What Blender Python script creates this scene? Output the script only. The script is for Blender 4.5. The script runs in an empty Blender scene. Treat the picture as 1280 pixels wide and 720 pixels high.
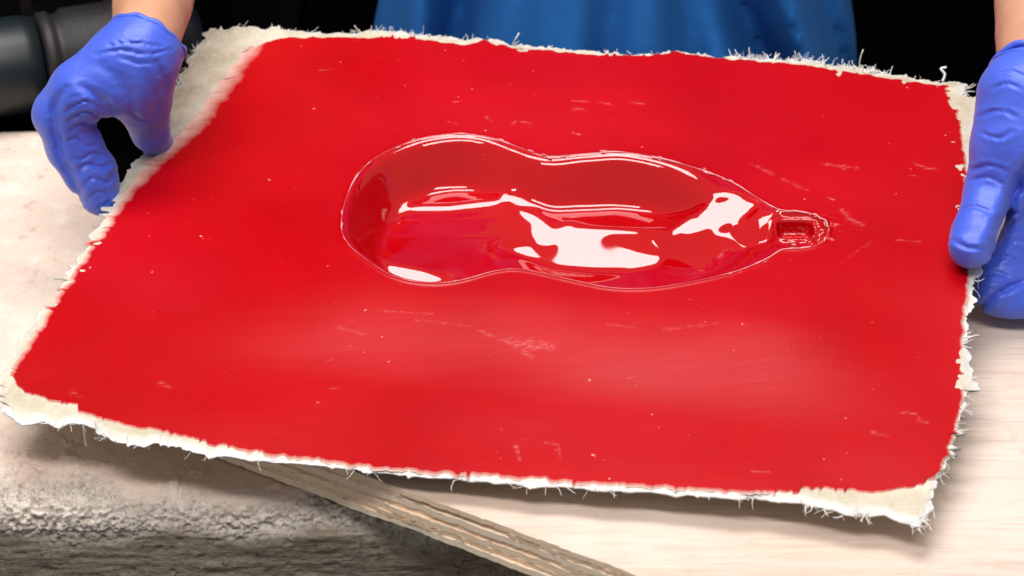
import bpy, math, random
import numpy as np
from mathutils import Vector

random.seed(7)
rng = np.random.default_rng(7)
scene = bpy.context.scene
COL = scene.collection

# ------------------------------------------------------------------ camera
F_PX = 2900.0                      # focal length in pixels of a 1280 px wide frame
PITCH = math.radians(33.0)
CAM = np.array([0.0, -1.14937, 0.77332])
cam_data = bpy.data.cameras.new('camera')
cam = bpy.data.objects.new('camera', cam_data)
COL.objects.link(cam)
cam.location = CAM
cam.rotation_euler = (math.pi / 2 - PITCH, 0, 0)
cam_data.sensor_width = 36.0
cam_data.lens = 36.0 * F_PX / 1280.0
cam_data.clip_start = 0.05
cam_data.clip_end = 60.0
cam_data.dof.use_dof = True
cam_data.dof.focus_distance = 1.31
cam_data.dof.aperture_fstop = 11.0
scene.camera = cam

# ------------------------------------------------------------------ world, lights, exposure
world = bpy.data.worlds.new('World')
scene.world = world
world.use_nodes = True
bg = world.node_tree.nodes['Background']
bg.inputs['Color'].default_value = (1.0, 0.96, 0.92, 1)
bg.inputs['Strength'].default_value = 0.34


def area_light(name, loc, target, sx, sy, power, color):
    ld = bpy.data.lights.new(name, 'AREA')
    ld.shape = 'RECTANGLE'
    ld.size, ld.size_y = sx, sy
    ld.energy = power
    ld.color = color
    o = bpy.data.objects.new(name, ld)
    COL.objects.link(o)
    o.location = loc
    d = Vector(target) - Vector(loc)
    o.rotation_euler = d.to_track_quat('-Z', 'Y').to_euler()
    return o


area_light('overhead_daylight', (-0.22, 0.28, 1.60), (-0.22, 0.06, 0.0), 1.30, 0.42, 25.0, (1.0, 0.97, 0.95))
area_light('open_front_daylight', (-0.20, -0.92, 2.00), (0.0, 0.0, 0.0), 1.9, 0.36, 36.0, (1.0, 0.95, 0.91))

vs = scene.view_settings
vs.view_transform = 'Standard'
vs.look = 'None'
vs.exposure = 0.0
vs.gamma = 1.0
vs.use_curve_mapping = False
scene.cycles.use_denoising = True
scene.cycles.max_bounces = 8

# ------------------------------------------------------------------ helpers
cp, sp = math.cos(PITCH), math.sin(PITCH)
R_AX = np.array([1.0, 0, 0]); U_AX = np.array([0, sp, cp]); F_AX = np.array([0, cp, -sp])


def ray(px, py):
    return F_AX + R_AX * ((px - 640) / F_PX) + U_AX * ((360 - py) / F_PX)


def at(px, py, z):
    """the point of the place at height z seen at (px, py) in the photograph"""
    d = ray(px, py)
    return CAM + d * ((z - CAM[2]) / d[2])


# the tilted plane of the mould: origin at its front left corner
S_O = np.array([-0.27838, -0.13437, 0.040])
S_X = np.array([0.97966689, -0.20010973, 0.01445246])
S_Y = np.array([0.19712875, 0.97346594, 0.11620811])
S_N = np.array([-0.03732335, -0.11099625, 0.99311973])


def on_sheet(px, py):
    d = ray(px, py)
    t = ((S_O - CAM) @ S_N) / (d @ S_N)
    p = CAM + d * t - S_O
    return np.array([p @ S_X, p @ S_Y])


def _hash(ix, iy, iz, seed):
    h = (ix * 374761393 + iy * 668265263 + iz * 2147483647 + seed * 974634777) & 0xffffffff
    h = ((h ^ (h >> 13)) * 1274126177) & 0xffffffff
    h = ((h ^ (h >> 16)) * 2246822519) & 0xffffffff
    return ((h ^ (h >> 15)) & 0xffffff) / float(0xffffff)


def vnoise(x, y, z=0.0, seed=0):
    x, y, z = np.broadcast_arrays(np.asarray(x, float), np.asarray(y, float), np.asarray(z, float))
    fx, fy, fz = np.floor(x), np.floor(y), np.floor(z)
    ix, iy, iz = fx.astype(np.int64), fy.astype(np.int64), fz.astype(np.int64)
    u, v, w = x - fx, y - fy, z - fz
    u = u * u * u * (u * (6 * u - 15) + 10); v = v * v * v * (v * (6 * v - 15) + 10); w = w * w * (3 - 2 * w)
    r = 0
    for dx in (0, 1):
        for dy in (0, 1):
            for dz in (0, 1):
                wt = (u if dx else 1 - u) * (v if dy else 1 - v) * (w if dz else 1 - w)
                r = r + wt * _hash(ix + dx, iy + dy, iz + dz, seed)
    return r * 2 - 1


def fbm(x, y, z=0.0, octv=4, seed=0):
    r, a, f = 0, 1.0, 1.0
    for o in range(octv):
        r = r + a * vnoise(np.asarray(x) * f, np.asarray(y) * f, np.asarray(z) * f, seed + o * 17)
        a *= 0.5; f *= 2.03
    return r


def smooth01(x):
    x = np.clip(x, 0, 1)
    return x * x * (3 - 2 * x)


def mesh_obj(name, verts, faces, mat, parent=None, smooth=True):
    me = bpy.data.meshes.new(name)
    v = np.asarray(verts, np.float32).reshape(-1, 3)
    if isinstance(faces, np.ndarray):
        n, k = faces.shape
        me.vertices.add(len(v)); me.vertices.foreach_set('co', v.ravel())
        me.loops.add(n * k); me.loops.foreach_set('vertex_index', faces.astype(np.int32).ravel())
        me.polygons.add(n)
        me.polygons.foreach_set('loop_start', np.arange(0, n * k, k, dtype=np.int32))
        me.update(calc_edges=True)
        me.validate()
    else:
        me.from_pydata([tuple(map(float, q)) for q in v], [], faces)
        me.update()
    me.polygons.foreach_set('use_smooth', [smooth] * len(me.polygons))
    if mat is not None:
        me.materials.append(mat)
    o = bpy.data.objects.new(name, me)
    COL.objects.link(o)
    if parent is not None:
        o.parent = parent
    return o


def empty(name, label=None, cat=None, loc=(0, 0, 0)):
    o = bpy.data.objects.new(name, None)
    o.empty_display_size = 0.02
    COL.objects.link(o)
    o['label'] = label
    o['category'] = cat
    return o


def grid_faces(nu, nv):
    i = np.arange((nu - 1) * (nv - 1)); a = (i // (nv - 1)) * nv + i % (nv - 1)
    return np.stack([a, a + nv, a + nv + 1, a + 1], 1)


def set_attr(o, name, vals):
    at_ = o.data.attributes.new(name, 'FLOAT', 'POINT')
    at_.data.foreach_set('value', np.asarray(vals, np.float32).ravel())


def resample(P, n, closed=False):
    P = np.asarray(P, float)
    if closed:
        P = np.vstack([P, P[:1]])
    s = np.r_[0, np.cumsum(np.linalg.norm(np.diff(P, axis=0), axis=1))]
    q = np.linspace(0, s[-1], n, endpoint=not closed)
    return np.stack([np.interp(q, s, P[:, k]) for k in range(P.shape[1])], 1)


def catmull(P, per=8, closed=True):
    P = np.asarray(P, float); n = len(P); out = []
    for i in range(n if closed else n - 1):
        g = lambda k: P[k % n] if closed else P[min(max(k, 0), n - 1)]
        p0, p1, p2, p3 = g(i - 1), g(i), g(i + 1), g(i + 2)
        for t in np.linspace(0, 1, per, endpoint=False):
            out.append(.5 * (2 * p1 + (p2 - p0) * t + (2 * p0 - 5 * p1 + 4 * p2 - p3) * t * t + (3 * p1 - p0 - 3 * p2 + p3) * t ** 3))
    if not closed:
        out.append(P[-1])
    return np.array(out)


def tube(path, radii, sides=6, caps=True):
    """verts, faces of a tube along path (n,3) with a radius per point"""
    path = np.asarray(path, float); n = len(path)
    radii = np.broadcast_to(radii, (n,))
    T = np.gradient(path, axis=0); T /= np.linalg.norm(T, axis=1)[:, None] + 1e-12
    ref = np.array([0.31, 0.2, 0.93])
    A = np.cross(T, ref); A /= np.linalg.norm(A, axis=1)[:, None] + 1e-12
    B = np.cross(T, A)
    ang = np.linspace(0, 2 * math.pi, sides, endpoint=False)
    V = path[:, None] + radii[:, None, None] * (np.cos(ang)[None, :, None] * A[:, None] + np.sin(ang)[None, :, None] * B[:, None])
    F = []
    for i in range(n - 1):
        for k in range(sides):
            k2 = (k + 1) % sides
            F.append((i * sides + k, i * sides + k2, (i + 1) * sides + k2, (i + 1) * sides + k))
    if caps:
        F.append(tuple(range(sides - 1, -1, -1))); F.append(tuple((n - 1) * sides + k for k in range(sides)))
    return V.reshape(-1, 3), F


class Joined:
    def __init__(self):
        self.v, self.f, self.n = [], [], 0

    def add(self, V, F):
        self.v.append(np.asarray(V, float)); self.f += [tuple(i + self.n for i in q) for q in F]; self.n += len(V)

    def build(self, name, mat, parent, smooth=True):
        return mesh_obj(name, np.vstack(self.v), self.f, mat, parent, smooth)


# --- signed distance surfaces meshed with surface nets (hands, arms, shirt)
def cap_sdf(P, a, b, ra, rb):
    a, b = np.asarray(a, float), np.asarray(b, float)
    ab = b - a
    t = np.clip(((P - a) @ ab) / (ab @ ab), 0, 1)
    return np.linalg.norm(P - a - t[..., None] * ab, axis=-1) - (ra + (rb - ra) * t)


def smin(a, b, k):
    h = np.clip(.5 + .5 * (b - a) / k, 0, 1)
    return b + (a - b) * h - k * h * (1 - h)


def surface_net(fun, lo, hi, step):
    lo, hi = np.asarray(lo, float), np.asarray(hi, float)
    n = np.ceil((hi - lo) / step).astype(int) + 1
    ax = [lo[k] + np.arange(n[k]) * step for k in range(3)]
    G = np.stack(np.meshgrid(*ax, indexing='ij'), -1)
    m4 = 4
    nc = np.ceil((n - 1) / m4).astype(int) + 1
    Gc = np.stack(np.meshgrid(*[lo[k] + np.arange(nc[k]) * step * m4 for k in range(3)], indexing='ij'), -1)
    Dc = fun(Gc.reshape(-1, 3)).reshape(nc)
    ii = [np.minimum((np.arange(n[k]) + m4 // 2) // m4, nc[k] - 1) for k in range(3)]
    D = Dc[np.ix_(*ii)].copy()
    need = np.abs(D) < step * m4 * 1.9
    D[need] = fun(G[need])
    c = n - 1
    acc = np.zeros(tuple(c) + (3,)); cnt = np.zeros(tuple(c))
    corners = [(i, j, k) for i in (0, 1) for j in (0, 1) for k in (0, 1)]
    sl = lambda o: tuple(slice(o[q], o[q] + c[q]) for q in range(3))
    for a in corners:
        for q in range(3):
            if a[q] == 0:
                b = list(a); b[q] = 1; b = tuple(b)
                da, db = D[sl(a)], D[sl(b)]
                m = (da < 0) != (db < 0)
                t = np.where(m, da / np.where(m, da - db, 1), 0)
                for w in range(3):
                    acc[..., w] += m * (a[w] + (t if w == q else 0))
                cnt += m
    act = cnt > 0
    idx = -np.ones(tuple(c), np.int64); idx[act] = np.arange(act.sum())
    base = np.stack(np.meshgrid(*[np.arange(c[k]) for k in range(3)], indexing='ij'), -1)
    V = lo + (base[act] + acc[act] / cnt[act][:, None]) * step
    Fs = []
    for q in range(3):
        u, w = (q + 1) % 3, (q + 2) % 3
        s0 = [slice(None)] * 3; s1 = [slice(None)] * 3
        s0[q] = slice(0, c[q]); s1[q] = slice(1, c[q] + 1)
        for d in (u, w):
            s0[d] = slice(1, c[d]); s1[d] = slice(1, c[d])
        a, b = D[tuple(s0)], D[tuple(s1)]
        for flip, m in ((False, (a < 0) & (b >= 0)), (True, (a >= 0) & (b < 0))):
            I = np.argwhere(m)
            if not len(I):
                continue
            o = np.zeros(3, int); o[u] = 1; o[w] = 1
            I = I + o
            def cell(du, dw):
                J = I.copy(); J[:, u] -= du; J[:, w] -= dw
                return idx[J[:, 0], J[:, 1], J[:, 2]]
            quad = np.stack([cell(1, 1), cell(0, 1), cell(0, 0), cell(1, 0)], 1)
            Fs.append(quad[:, ::-1] if flip else quad)
    return V, np.vstack(Fs)


# ------------------------------------------------------------------ materials
class NT:
    def __init__(self, name):
        self.m = bpy.data.materials.new(name); self.m.use_nodes = True
        self.t = self.m.node_tree; self.b = self.t.nodes['Principled BSDF']

    def n(self, typ, **kw):
        o = self.t.nodes.new(typ)
        for k, v in kw.items():
            if k.startswith('i_'):
                o.inputs[k[2:].replace('_', ' ')].default_value = v
            else:
                setattr(o, k, v)
        return o

    def l(self, a, b):
        self.t.links.new(a, b)

    def coord(self, scale=(1, 1, 1), rot=(0, 0, 0)):
        c = self.n('ShaderNodeTexCoord'); m = self.n('ShaderNodeMapping')
        m.inputs['Scale'].default_value = scale; m.inputs['Rotation'].default_value = rot
        self.l(c.outputs['Object'], m.inputs['Vector'])
        return m.outputs['Vector']

    def noise(self, vec, scale, detail=4, rough=.55, dist=0):
        n = self.n('ShaderNodeTexNoise'); n.inputs['Scale'].default_value = scale
        n.inputs['Detail'].default_value = detail; n.inputs['Roughness'].default_value = rough
        n.inputs['Distortion'].default_value = dist
        self.l(vec, n.inputs['Vector'])
        return n.outputs['Fac']

    def ramp(self, fac, stops, interp='LINEAR'):
        r = self.n('ShaderNodeValToRGB'); r.color_ramp.interpolation = interp
        e = r.color_ramp.elements
        while len(e) < len(stops):
            e.new(0.5)
        for q, (p, c) in zip(e, stops):
            q.position = p
            q.color = (c, c, c, 1) if isinstance(c, (int, float)) else tuple(c) + (1,)
        self.l(fac, r.inputs['Fac'])
        return r.outputs['Color']

    def mix(self, fac, a, b, typ='MIX'):
        m = self.n('ShaderNodeMix', data_type='RGBA', blend_type=typ)
        for s, v in ((0, fac), (6, a), (7, b)):
            if hasattr(v, 'is_linked'):
                self.l(v, m.inputs[s])
            elif isinstance(v, (int, float)):
                m.inputs[s].default_value = v
            else:
                m.inputs[s].default_value = tuple(v) + (1,)
        return m.outputs[2]

    def bump(self, h, strength, dist, prev=None):
        b = self.n('ShaderNodeBump'); b.inputs['Strength'].default_value = strength
        b.inputs['Distance'].default_value = dist
        self.l(h, b.inputs['Height'])
        if prev is not None:
            self.l(prev, b.inputs['Normal'])
        return b.outputs['Normal']

    def attr(self, name):
        a = self.n('ShaderNodeAttribute'); a.attribute_name = name
        return a.outputs['Fac']

    def set(self, **kw):
        for k, v in kw.items():
            s = self.b.inputs[k.replace('_', ' ')]
            if hasattr(v, 'is_linked'):
                self.l(v, s)
            else:
                s.default_value = tuple(v) + (1,) if isinstance(v, tuple) and len(v) == 3 and s.type == 'RGBA' else v
        return self.m


def mat_concrete():
    t = NT('concrete')
    v = t.coord()
    n1 = t.noise(v, 9, 5); n2 = t.noise(v, 60, 6, .65); n3 = t.noise(v, 420, 4, .6); n4 = t.noise(v, 190, 5, .7)
    top = t.mix(t.ramp(n1, [(.3, 0), (.7, 1)]), (.68, .53, .44), (.78, .64, .55))
    top = t.mix(t.ramp(n2, [(.52, 0), (.66, .6)]), top, (.80, .73, .66))
    top = t.mix(t.ramp(n2, [(.30, .6), (.42, 0)]), top, (.42, .30, .22))
    top = t.mix(t.ramp(n4, [(.64, 0), (.70, .55)]), top, (.34, .25, .19))
    st = t.noise(t.coord((1, 1, 7)), 70, 6, .8)
    face = t.mix(t.ramp(st, [(.34, 0), (.62, 1)]), (.150, .120, .085), (.310, .265, .205))
    face = t.mix(t.ramp(n1, [(.45, 0), (.7, .6)]), face, (.19, .165, .135))
    face = t.mix(t.ramp(n4, [(.58, 0), (.66, .7)]), face, (.34, .29, .22))
    face = t.mix(t.ramp(n4, [(.34, .8), (.42, 0)]), face, (.075, .055, .036))
    vo = t.n('ShaderNodeTexVoronoi'); vo.inputs['Scale'].default_value = 330; t.l(v, vo.inputs['Vector'])
    grain = t.mix(t.ramp(vo.outputs['Color'], [(.2, 0), (.8, 1)]), (.46, .41, .36), (.66, .60, .54))
    chip = t.mix(t.ramp(n3, [(.36, .8), (.44, 0)]), grain, (.17, .135, .105))
    chip = t.mix(t.ramp(n4, [(.50, 0), (.62, .8)]), chip, (.74, .68, .62))
    col = t.mix(t.attr('face'), top, face)
    col = t.mix(t.attr('chip'), col, chip)
    nm = t.bump(n3, .6, .0016)
    nm = t.bump(vo.outputs['Distance'], .15, .0010, nm)
    nm = t.bump(t.noise(t.coord((1, 1, 8)), 90, 5, .75), .5, .0020, nm)
    return t.set(Base_Color=col, Roughness=.9, Normal=nm)


def mat_plywood_top():
    t = NT('plywood_veneer')
    a = -math.radians(31)
    v = t.coord((1.2, 14, 1), (0, 0, -a)); vv = t.coord()
    g = t.noise(v, 9, 6, .6, .6); b = t.noise(vv, 6, 4)
    f = t.noise(t.coord((2, 60, 1), (0, 0, -a)), 14, 4)
    col = t.mix(t.ramp(g, [(.3, 0), (.7, 1)]), (.57, .435, .345), (.70, .565, .475))
    col = t.mix(t.ramp(b, [(.42, 0), (.62, .8)]), col, (.76, .64, .56))
    col = t.mix(t.ramp(f, [(.52, 0), (.70, .42)]), col, (.44, .31, .225))
    d = t.noise(vv, 38, 5, .65)
    col = t.mix(t.ramp(d, [(.58, 0), (.70, .35)]), col, (.42, .30, .23))
    sc = t.noise(t.coord((40, 160, 40), (0, 0, .9)), 1.6, 4, .65)
    col = t.mix(t.ramp(sc, [(.66, 0), (.72, .45)]), col, (.36, .26, .20))
    nm = t.bump(f, .12, .0006)
    nm = t.bump(t.noise(vv, 260, 3), .08, .0005, nm)
    return t.set(Base_Color=col, Roughness=.55, Normal=nm)


def mat_ply_edge(name, c1, c2, ang):
    t = NT(name)
    v = t.coord((1.5, 30, 220), (0, 0, ang)); vv = t.coord()
    g = t.noise(v, 7, 5, .6, .1)
    col = t.mix(t.ramp(g, [(.36, 0), (.64, 1)]), c1, c2)
    s = t.noise(t.coord((3, 30, 60), (0, 0, ang)), 16, 4)
    col = t.mix(t.ramp(s, [(.60, 0), (.70, .6)]), col, (.36, .22, .12))
    col = t.mix(t.ramp(t.noise(vv, 300, 3), [(.62, 0), (.72, .4)]), col, (.86, .76, .62))
    return t.set(Base_Color=col, Roughness=.8, Normal=t.bump(t.noise(t.coord((3, 90, 200), (0, 0, ang)), 12, 5), .3, .0008))


def mat_gelcoat():
    t = NT('red_gelcoat')
    v = t.coord()
    edge = t.attr('edge'); wet = t.attr('cavity')
    n1 = t.noise(v, 12, 5)
    red = t.mix(t.ramp(n1, [(.35, 0), (.7, 1)]), (.385, .0003, .0024), (.455, .0005, .0038))
    # thin pink gelcoat that thins out towards the raw edge
    nn = t.noise(v, 90, 5, .6)
    m = t.n('ShaderNodeMath', operation='MULTIPLY_ADD'); m.inputs[1].default_value = .55; m.inputs[2].default_value = -.27
    t.l(nn, m.inputs[0])
    s = t.n('ShaderNodeMath', operation='ADD'); t.l(edge, s.inputs[0]); t.l(m.outputs[0], s.inputs[1])
    ef = t.ramp(s.outputs[0], [(.32, 0), (1.0, .85)])
    col = t.mix(ef, red, (.80, .60, .50))
    # pale scuffs and wax residue, in short streaks
    sc = t.noise(t.coord((16, 60, 16), (0, 0, .25)), 2.2, 4, .6)
    area = t.noise(v, 14, 3)
    k = t.mix(1.0, t.ramp(sc, [(.68, 0), (.76, .8)]), t.ramp(area, [(.54, 0), (.68, .5)]), 'MULTIPLY')
    sp = t.noise(v, 230, 2, .5)
    spk = t.mix(1.0, t.ramp(sp, [(.74, 0), (.78, .8)]), t.ramp(area, [(.45, 0), (.62, 1)]), 'MULTIPLY')
    k = t.mix(1.0, k, spk, 'ADD')
    sf = t.mix(1.0, t.attr('scuff'), t.ramp(t.noise(t.coord((60, 160, 60), (0, 0, .2)), 5, 4, .7), [(.46, .04), (.62, .8)]), 'MULTIPLY')
    k = t.mix(1.0, k, sf, 'ADD')
    keep = t.ramp(wet, [(0, 1), (.5, .12)])
    k = t.mix(1.0, k, keep, 'MULTIPLY')
    col = t.mix(k, col, (.85, .40, .38))
    r1 = t.noise(v, 5.5, 4, .55)
    rough = t.ramp(r1, [(.3, .24), (.7, .36)])
    rough = t.mix(wet, rough, (.045, .045, .045))
    nm = t.bump(t.noise(t.coord((1, 5, 1), (0, 0, .2)), 24, 3), .05, .002)
    nm = t.bump(t.noise(v, 700, 2), .03, .0004, nm)
    return t.set(Base_Color=col, Roughness=rough, Normal=nm, Specular_IOR_Level=t.ramp(wet, [(0, .23), (1, 0)]),
                 Coat_Weight=t.ramp(wet, [(0, .0), (1, .95)]), Coat_Roughness=.035, Coat_IOR=1.62)


def mat_flange():
    t = NT('raw_fibreglass')
    v = t.coord()
    n1 = t.noise(v, 40, 5, .6); n2 = t.noise(v, 170, 4)
    w1 = t.noise(t.coord((30, 300, 60), (0, 0, .5)), 3, 3); w2 = t.noise(t.coord((300, 30, 60), (0, 0, .9)), 3, 3)
    col = t.mix(t.ramp(n1, [(.35, 0), (.65, 1)]), (.46, .39, .27), (.62, .57, .45))
    ff = t.mix(1.0, t.ramp(w1, [(.55, 0), (.66, .8)]), t.ramp(w2, [(.55, 0), (.66, .8)]), 'ADD')
    col = t.mix(t.mix(1.0, ff, (.35, .35, .35), 'MULTIPLY'), col, (.70, .68, .62))
    col = t.mix(t.attr('fray'), col, (.64, .63, .61))
    col = t.mix(t.ramp(n2, [(.70, 0), (.78, .5)]), col, (.30, .22, .16))
    return t.set(Base_Color=col, Roughness=.45, 
                 Normal=t.bump(t.mix(.5, ff, n2), .3, .0008))


def mat_plain(name, col, rough=.6, var=.25, scale=40, bump=.15, dist=.001, **kw):
    t = NT(name)
    v = t.coord()
    n = t.noise(v, scale, 5)
    dark = tuple(c * (1 - var) for c in col); lite = tuple(min(1, c * (1 + var)) for c in col)
    return t.set(Base_Color=t.mix(t.ramp(n, [(.3, 0), (.7, 1)]), dark, lite), Roughness=rough,
                 Normal=t.bump(t.noise(v, scale * 3, 4), bump, dist), **kw)


def mat_glove():
    t = NT('blue_nitrile')
    v = t.coord()
    n = t.noise(v, 30, 4)
    col = t.mix(t.ramp(n, [(.3, 0), (.7, 1)]), (.040, .092, .60), (.062, .125, .70))
    w = t.noise(t.coord((1, 1, 1.8), (.5, .35, .2)), 48, 3, .5, .6)
    fine = t.noise(v, 900, 2)
    nm = t.bump(t.ramp(w, [(.40, 0), (.5, 1), (.60, 0)]), .07, .0016)
    nm = t.bump(fine, .06, .0004, nm)
    return t.set(Base_Color=col, Roughness=.42, Normal=nm, Sheen_Weight=.15, Subsurface_Weight=.0)


def mat_skin():
    t = NT('skin')
    v = t.coord()
    n = t.noise(v, 45, 5)
    col = t.mix(t.ramp(n, [(.3, 0), (.7, 1)]), (.50, .24, .135), (.60, .31, .19))
    return t.set(Base_Color=col, Roughness=.5, 
                 Normal=t.bump(t.noise(v, 420, 4), .25, .0008))


M_CONC = mat_concrete()
M_PTOP = mat_plywood_top()
M_EDGE = [mat_ply_edge('ply_face_grain', (.92, .68, .47), (.96, .80, .62), math.radians(31)),
          mat_ply_edge('ply_cross_grain', (.84, .58, .38), (.92, .72, .52), math.radians(31)),
          mat_ply_edge('ply_pale_grain', (.94, .74, .55), (.96, .84, .68), math.radians(31))]
M_RED = mat_gelcoat()
M_FLANGE = mat_flange()
M_FIBRE = mat_plain('glass_fibre', (.86, .86, .84), .4, .08, 60, .05)
M_RIM = mat_plain('wax_residue', (.78, .34, .36), .35, .3, 160, .5, .0008)
M_GLOVE = mat_glove()
M_SKIN = mat_skin()
M_SHIRT = mat_plain('blue_cotton', (.004, .115, .41), .85, .12, 900, .2, .0004)
M_BLACK = mat_plain('shade_black', (.0025, .002, .002), 1.0, .3, 8, Specular_IOR_Level=.0)  # near-black colour stands in for the unlit depth of the workshop
M_CAN = mat_plain('dark_painted_metal', (.006, .0056, .006), .55, .4, 45, .25, .0015)
M_TEAL = mat_plain('teal_plastic', (.002, .008, .011), .45, .2, 30, .1)
M_WOODDARK = mat_plain('dark_brown_wood', (.016, .008, .004), .8, .3, 30)

# ------------------------------------------------------------------ setting
def struct(o):
    o['kind'] = 'structure'
    return o


def box(x0, x1, y0, y1, z0, z1):
    V = [(x, y, z) for x in (x0, x1) for y in (y0, y1) for z in (z0, z1)]
    F = [(0, 1, 3, 2), (4, 6, 7, 5), (0, 4, 5, 1), (2, 3, 7, 6), (0, 2, 6, 4), (1, 5, 7, 3)]
    return V, F


struct(mesh_obj('ground', *box(-3, 3, -3, 3.5, -0.95, -0.85), M_BLACK, smooth=False))
struct(mesh_obj('wall', *box(-3, 3, 2.2, 2.3, -0.85, 2.6), M_BLACK, smooth=False))


def build_ledge():
    """cast concrete ledge: worn flat top, broken arris, board-marked front face"""
    xs = np.r_[np.linspace(-.60, -.33, 40, endpoint=False), np.linspace(-.33, .06, 430, endpoint=False), np.linspace(.06, .75, 60)]
    ys_top = np.r_[np.linspace(.2356, -.08, 90, endpoint=False), np.linspace(-.08, -.160, 90, endpoint=False)]
    nr = 26
    zs = np.r_[np.linspace(-.016, -.13, 150), np.linspace(-.14, -.6, 12)]
    prof, seg = [], []
    for y in ys_top:
        prof.append((y, 0.0, 0.0)); seg.append(0)
    for k in range(nr):
        a = (k + .5) / nr * math.pi / 2
        prof.append((-.160 - .016 * math.sin(a), -.016 * (1 - math.cos(a)), a)); seg.append(1)
    for z in zs:
        prof.append((-.176, z, math.pi / 2)); seg.append(2)
    prof.insert(0, (.2356, -.5, 0)); seg.insert(0, 3)
    prof = np.array(prof); seg = np.array(seg)
    X, Y0 = np.meshgrid(xs, prof[:, 0], indexing='ij')
    # added notch: back edge cut away so the left hand's gap reads as shade
    sb = .165 + (.2356 - .165) * (X < -.286)
    Y0 = np.where(Y0 > -.05, -.05 + (Y0 + .05) * (sb + .05) / (.2356 + .05), Y0)
    Z0 = np.broadcast_to(prof[:, 1], X.shape); A = np.broadcast_to(prof[:, 2], X.shape)
    # distance round the arris, for the broken zone
    arc = np.r_[0, np.cumsum(np.linalg.norm(np.diff(prof[:, :2], axis=0), axis=1))]
    arc = arc - arc[len(ys_top) + 1 + nr // 2]
    ARC = np.broadcast_to(arc, X.shape)
    SEG = np.broadcast_to(seg, X.shape)
    big = fbm(X * 14, ARC * 30 + 3, 0, 4, 3)
    half = .012 + .006 * vnoise(X * 22, 0 * X, 0, 9) + .009 * smooth01((-.20 - X) / .04)
    shift = .002 - .006 * smooth01((-.20 - X) / .03) + .004 * vnoise(X * 40, 0 * X, 5, 4)
    chip = smooth01(1.35 - np.abs(ARC - shift + big * .004) / half)
    rough = fbm(X * 230, Y0 * 230, Z0 * 230, 3, 11)
    rough2 = fbm(X * 700, Y0 * 700, Z0 * 700, 2, 31)
    disp = -chip * (.0020 + .0040 * np.abs(rough) + .0012 * rough2)
    # flat top: gentle unevenness and a few rough crumbs
    topm = (SEG == 0)
    crumb = smooth01((fbm(X * 70, Y0 * 70, 0, 4, 5) - .35) / .5) * smooth01((-.10 - Y0) / .03)
    disp = disp + np.where(topm, .0012 * fbm(X * 12, Y0 * 12, 0, 3, 8) + .0022 * crumb * smooth01(rough + .5), 0)
    # front face: horizontal board marks, pits
    fm = (SEG == 2)
    marks = .0005 * fbm(X * 14, Z0 * 190, 0, 3, 21) + .0005 * fbm(X * 110, Z0 * 240, 0, 2, 22)
    pits = -.0010 * smooth01((vnoise(X * 190, Z0 * 190, 0, 23) - .62) / .25)
    disp = disp + np.where(fm, marks + pits + .0025 * fbm(X * 9, Z0 * 9, 0, 3, 24), 0)
    Y = Y0 - np.sin(A) * disp
    Z = Z0 + np.cos(A) * disp
    Y = np.where(SEG == 3, Y0, Y); Z = np.where(SEG == 3, Z0, Z)
    V = np.stack([X, Y, Z], -1).reshape(-1, 3)
    o = mesh_obj('concrete_ledge', V, grid_faces(len(xs), len(prof))[:, ::-1], M_CONC)
    set_attr(o, 'face', smooth01((ARC + .002 + .004 * big) / .010))
    set_attr(o, 'chip', chip * .9)
    return struct(o)


build_ledge()

# ------------------------------------------------------------------ plywood board
def build_plywood():
    root = empty('plywood_board', 'thick pale plywood board with splintered layered edge lying on the concrete ledge', 'board')
    q0, q1 = at(240, 563, 0.0)[:2], at(660, 720, 0.0)[:2]
    e = (q1 - q0) / np.linalg.norm(q1 - q0); p = np.array([-e[1], e[0]])   # along the cut edge, and back from it
    c0 = q0 - e * .022
    T = .0265
    heights = [.0042, .0030, .0044, .0028, .0044, .0030, .0036]
    heights = [h * (T - .0012) / sum(heights) for h in heights]
    z = .0012
    L, Wd, n = 1.05, .46, 520
    u = np.linspace(0, L, n)
    for k, h in enumerate(heights):
        inset = .0006 * fbm(u * 30, 0 * u + k * 3.3, 0, 4, 40 + k) + .0007 * np.abs(fbm(u * 160, 0 * u, k, 3, 50)) + [0, .0003, .0001, .0010, .0002, .0004, .0001][k]
        if k >= 5:   # the face veneer is chipped back in a few places
            inset = inset + .004 * smooth01((vnoise(u * 16, 0 * u + k, 0, 61) - .25) / .5)
        gap = .00005
        z0 = z + gap * (k > 0); z1 = z + h - gap * (k < 6)
        wav0 = .00012 * fbm(u * 25, 0 * u + k, 0, 3, 70); wav1 = .00012 * fbm(u * 25, 0 * u + k + 1, 0, 3, 70)
        rows = []
        r = .00018
        fr = c0 + u[:, None] * e + inset[:, None] * p
        bk = c0 + u[:, None] * e + Wd * p
        for base, zz in ((bk, z0 + 0 * u), (fr + p * r, z0 + wav0 * (k > 0)), (fr, z0 + r + wav0), (fr, z1 - r + wav1), (fr + p * r, z1 + wav1 * (k < 6)), (bk, z1 + 0 * u)):
            rows.append(np.c_[base, zz])
        V = np.stack(rows, 1).reshape(-1, 3)
        F = grid_faces(n, 6)
        extra = [tuple(range(5, -1, -1)), tuple((n - 1) * 6 + i for i in range(6))]
        back = [(i * 6 + 5, (i + 1) * 6 + 5, (i + 1) * 6, i * 6) for i in range(n - 1)]
        o = mesh_obj('ply', V, [tuple(map(int, q))[::-1] for q in F] + extra + back, M_EDGE[[2, 1, 0, 1, 2, 1, 0][k]], root, smooth=False)
        if k == 6:
            o.data.materials.append(M_PTOP)
            for pl in o.data.polygons:
                if abs(pl.normal.z) > .5 and pl.center.z > z + h * .5:
                    pl.material_index = 1
        z += h
    return root


build_plywood()

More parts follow.
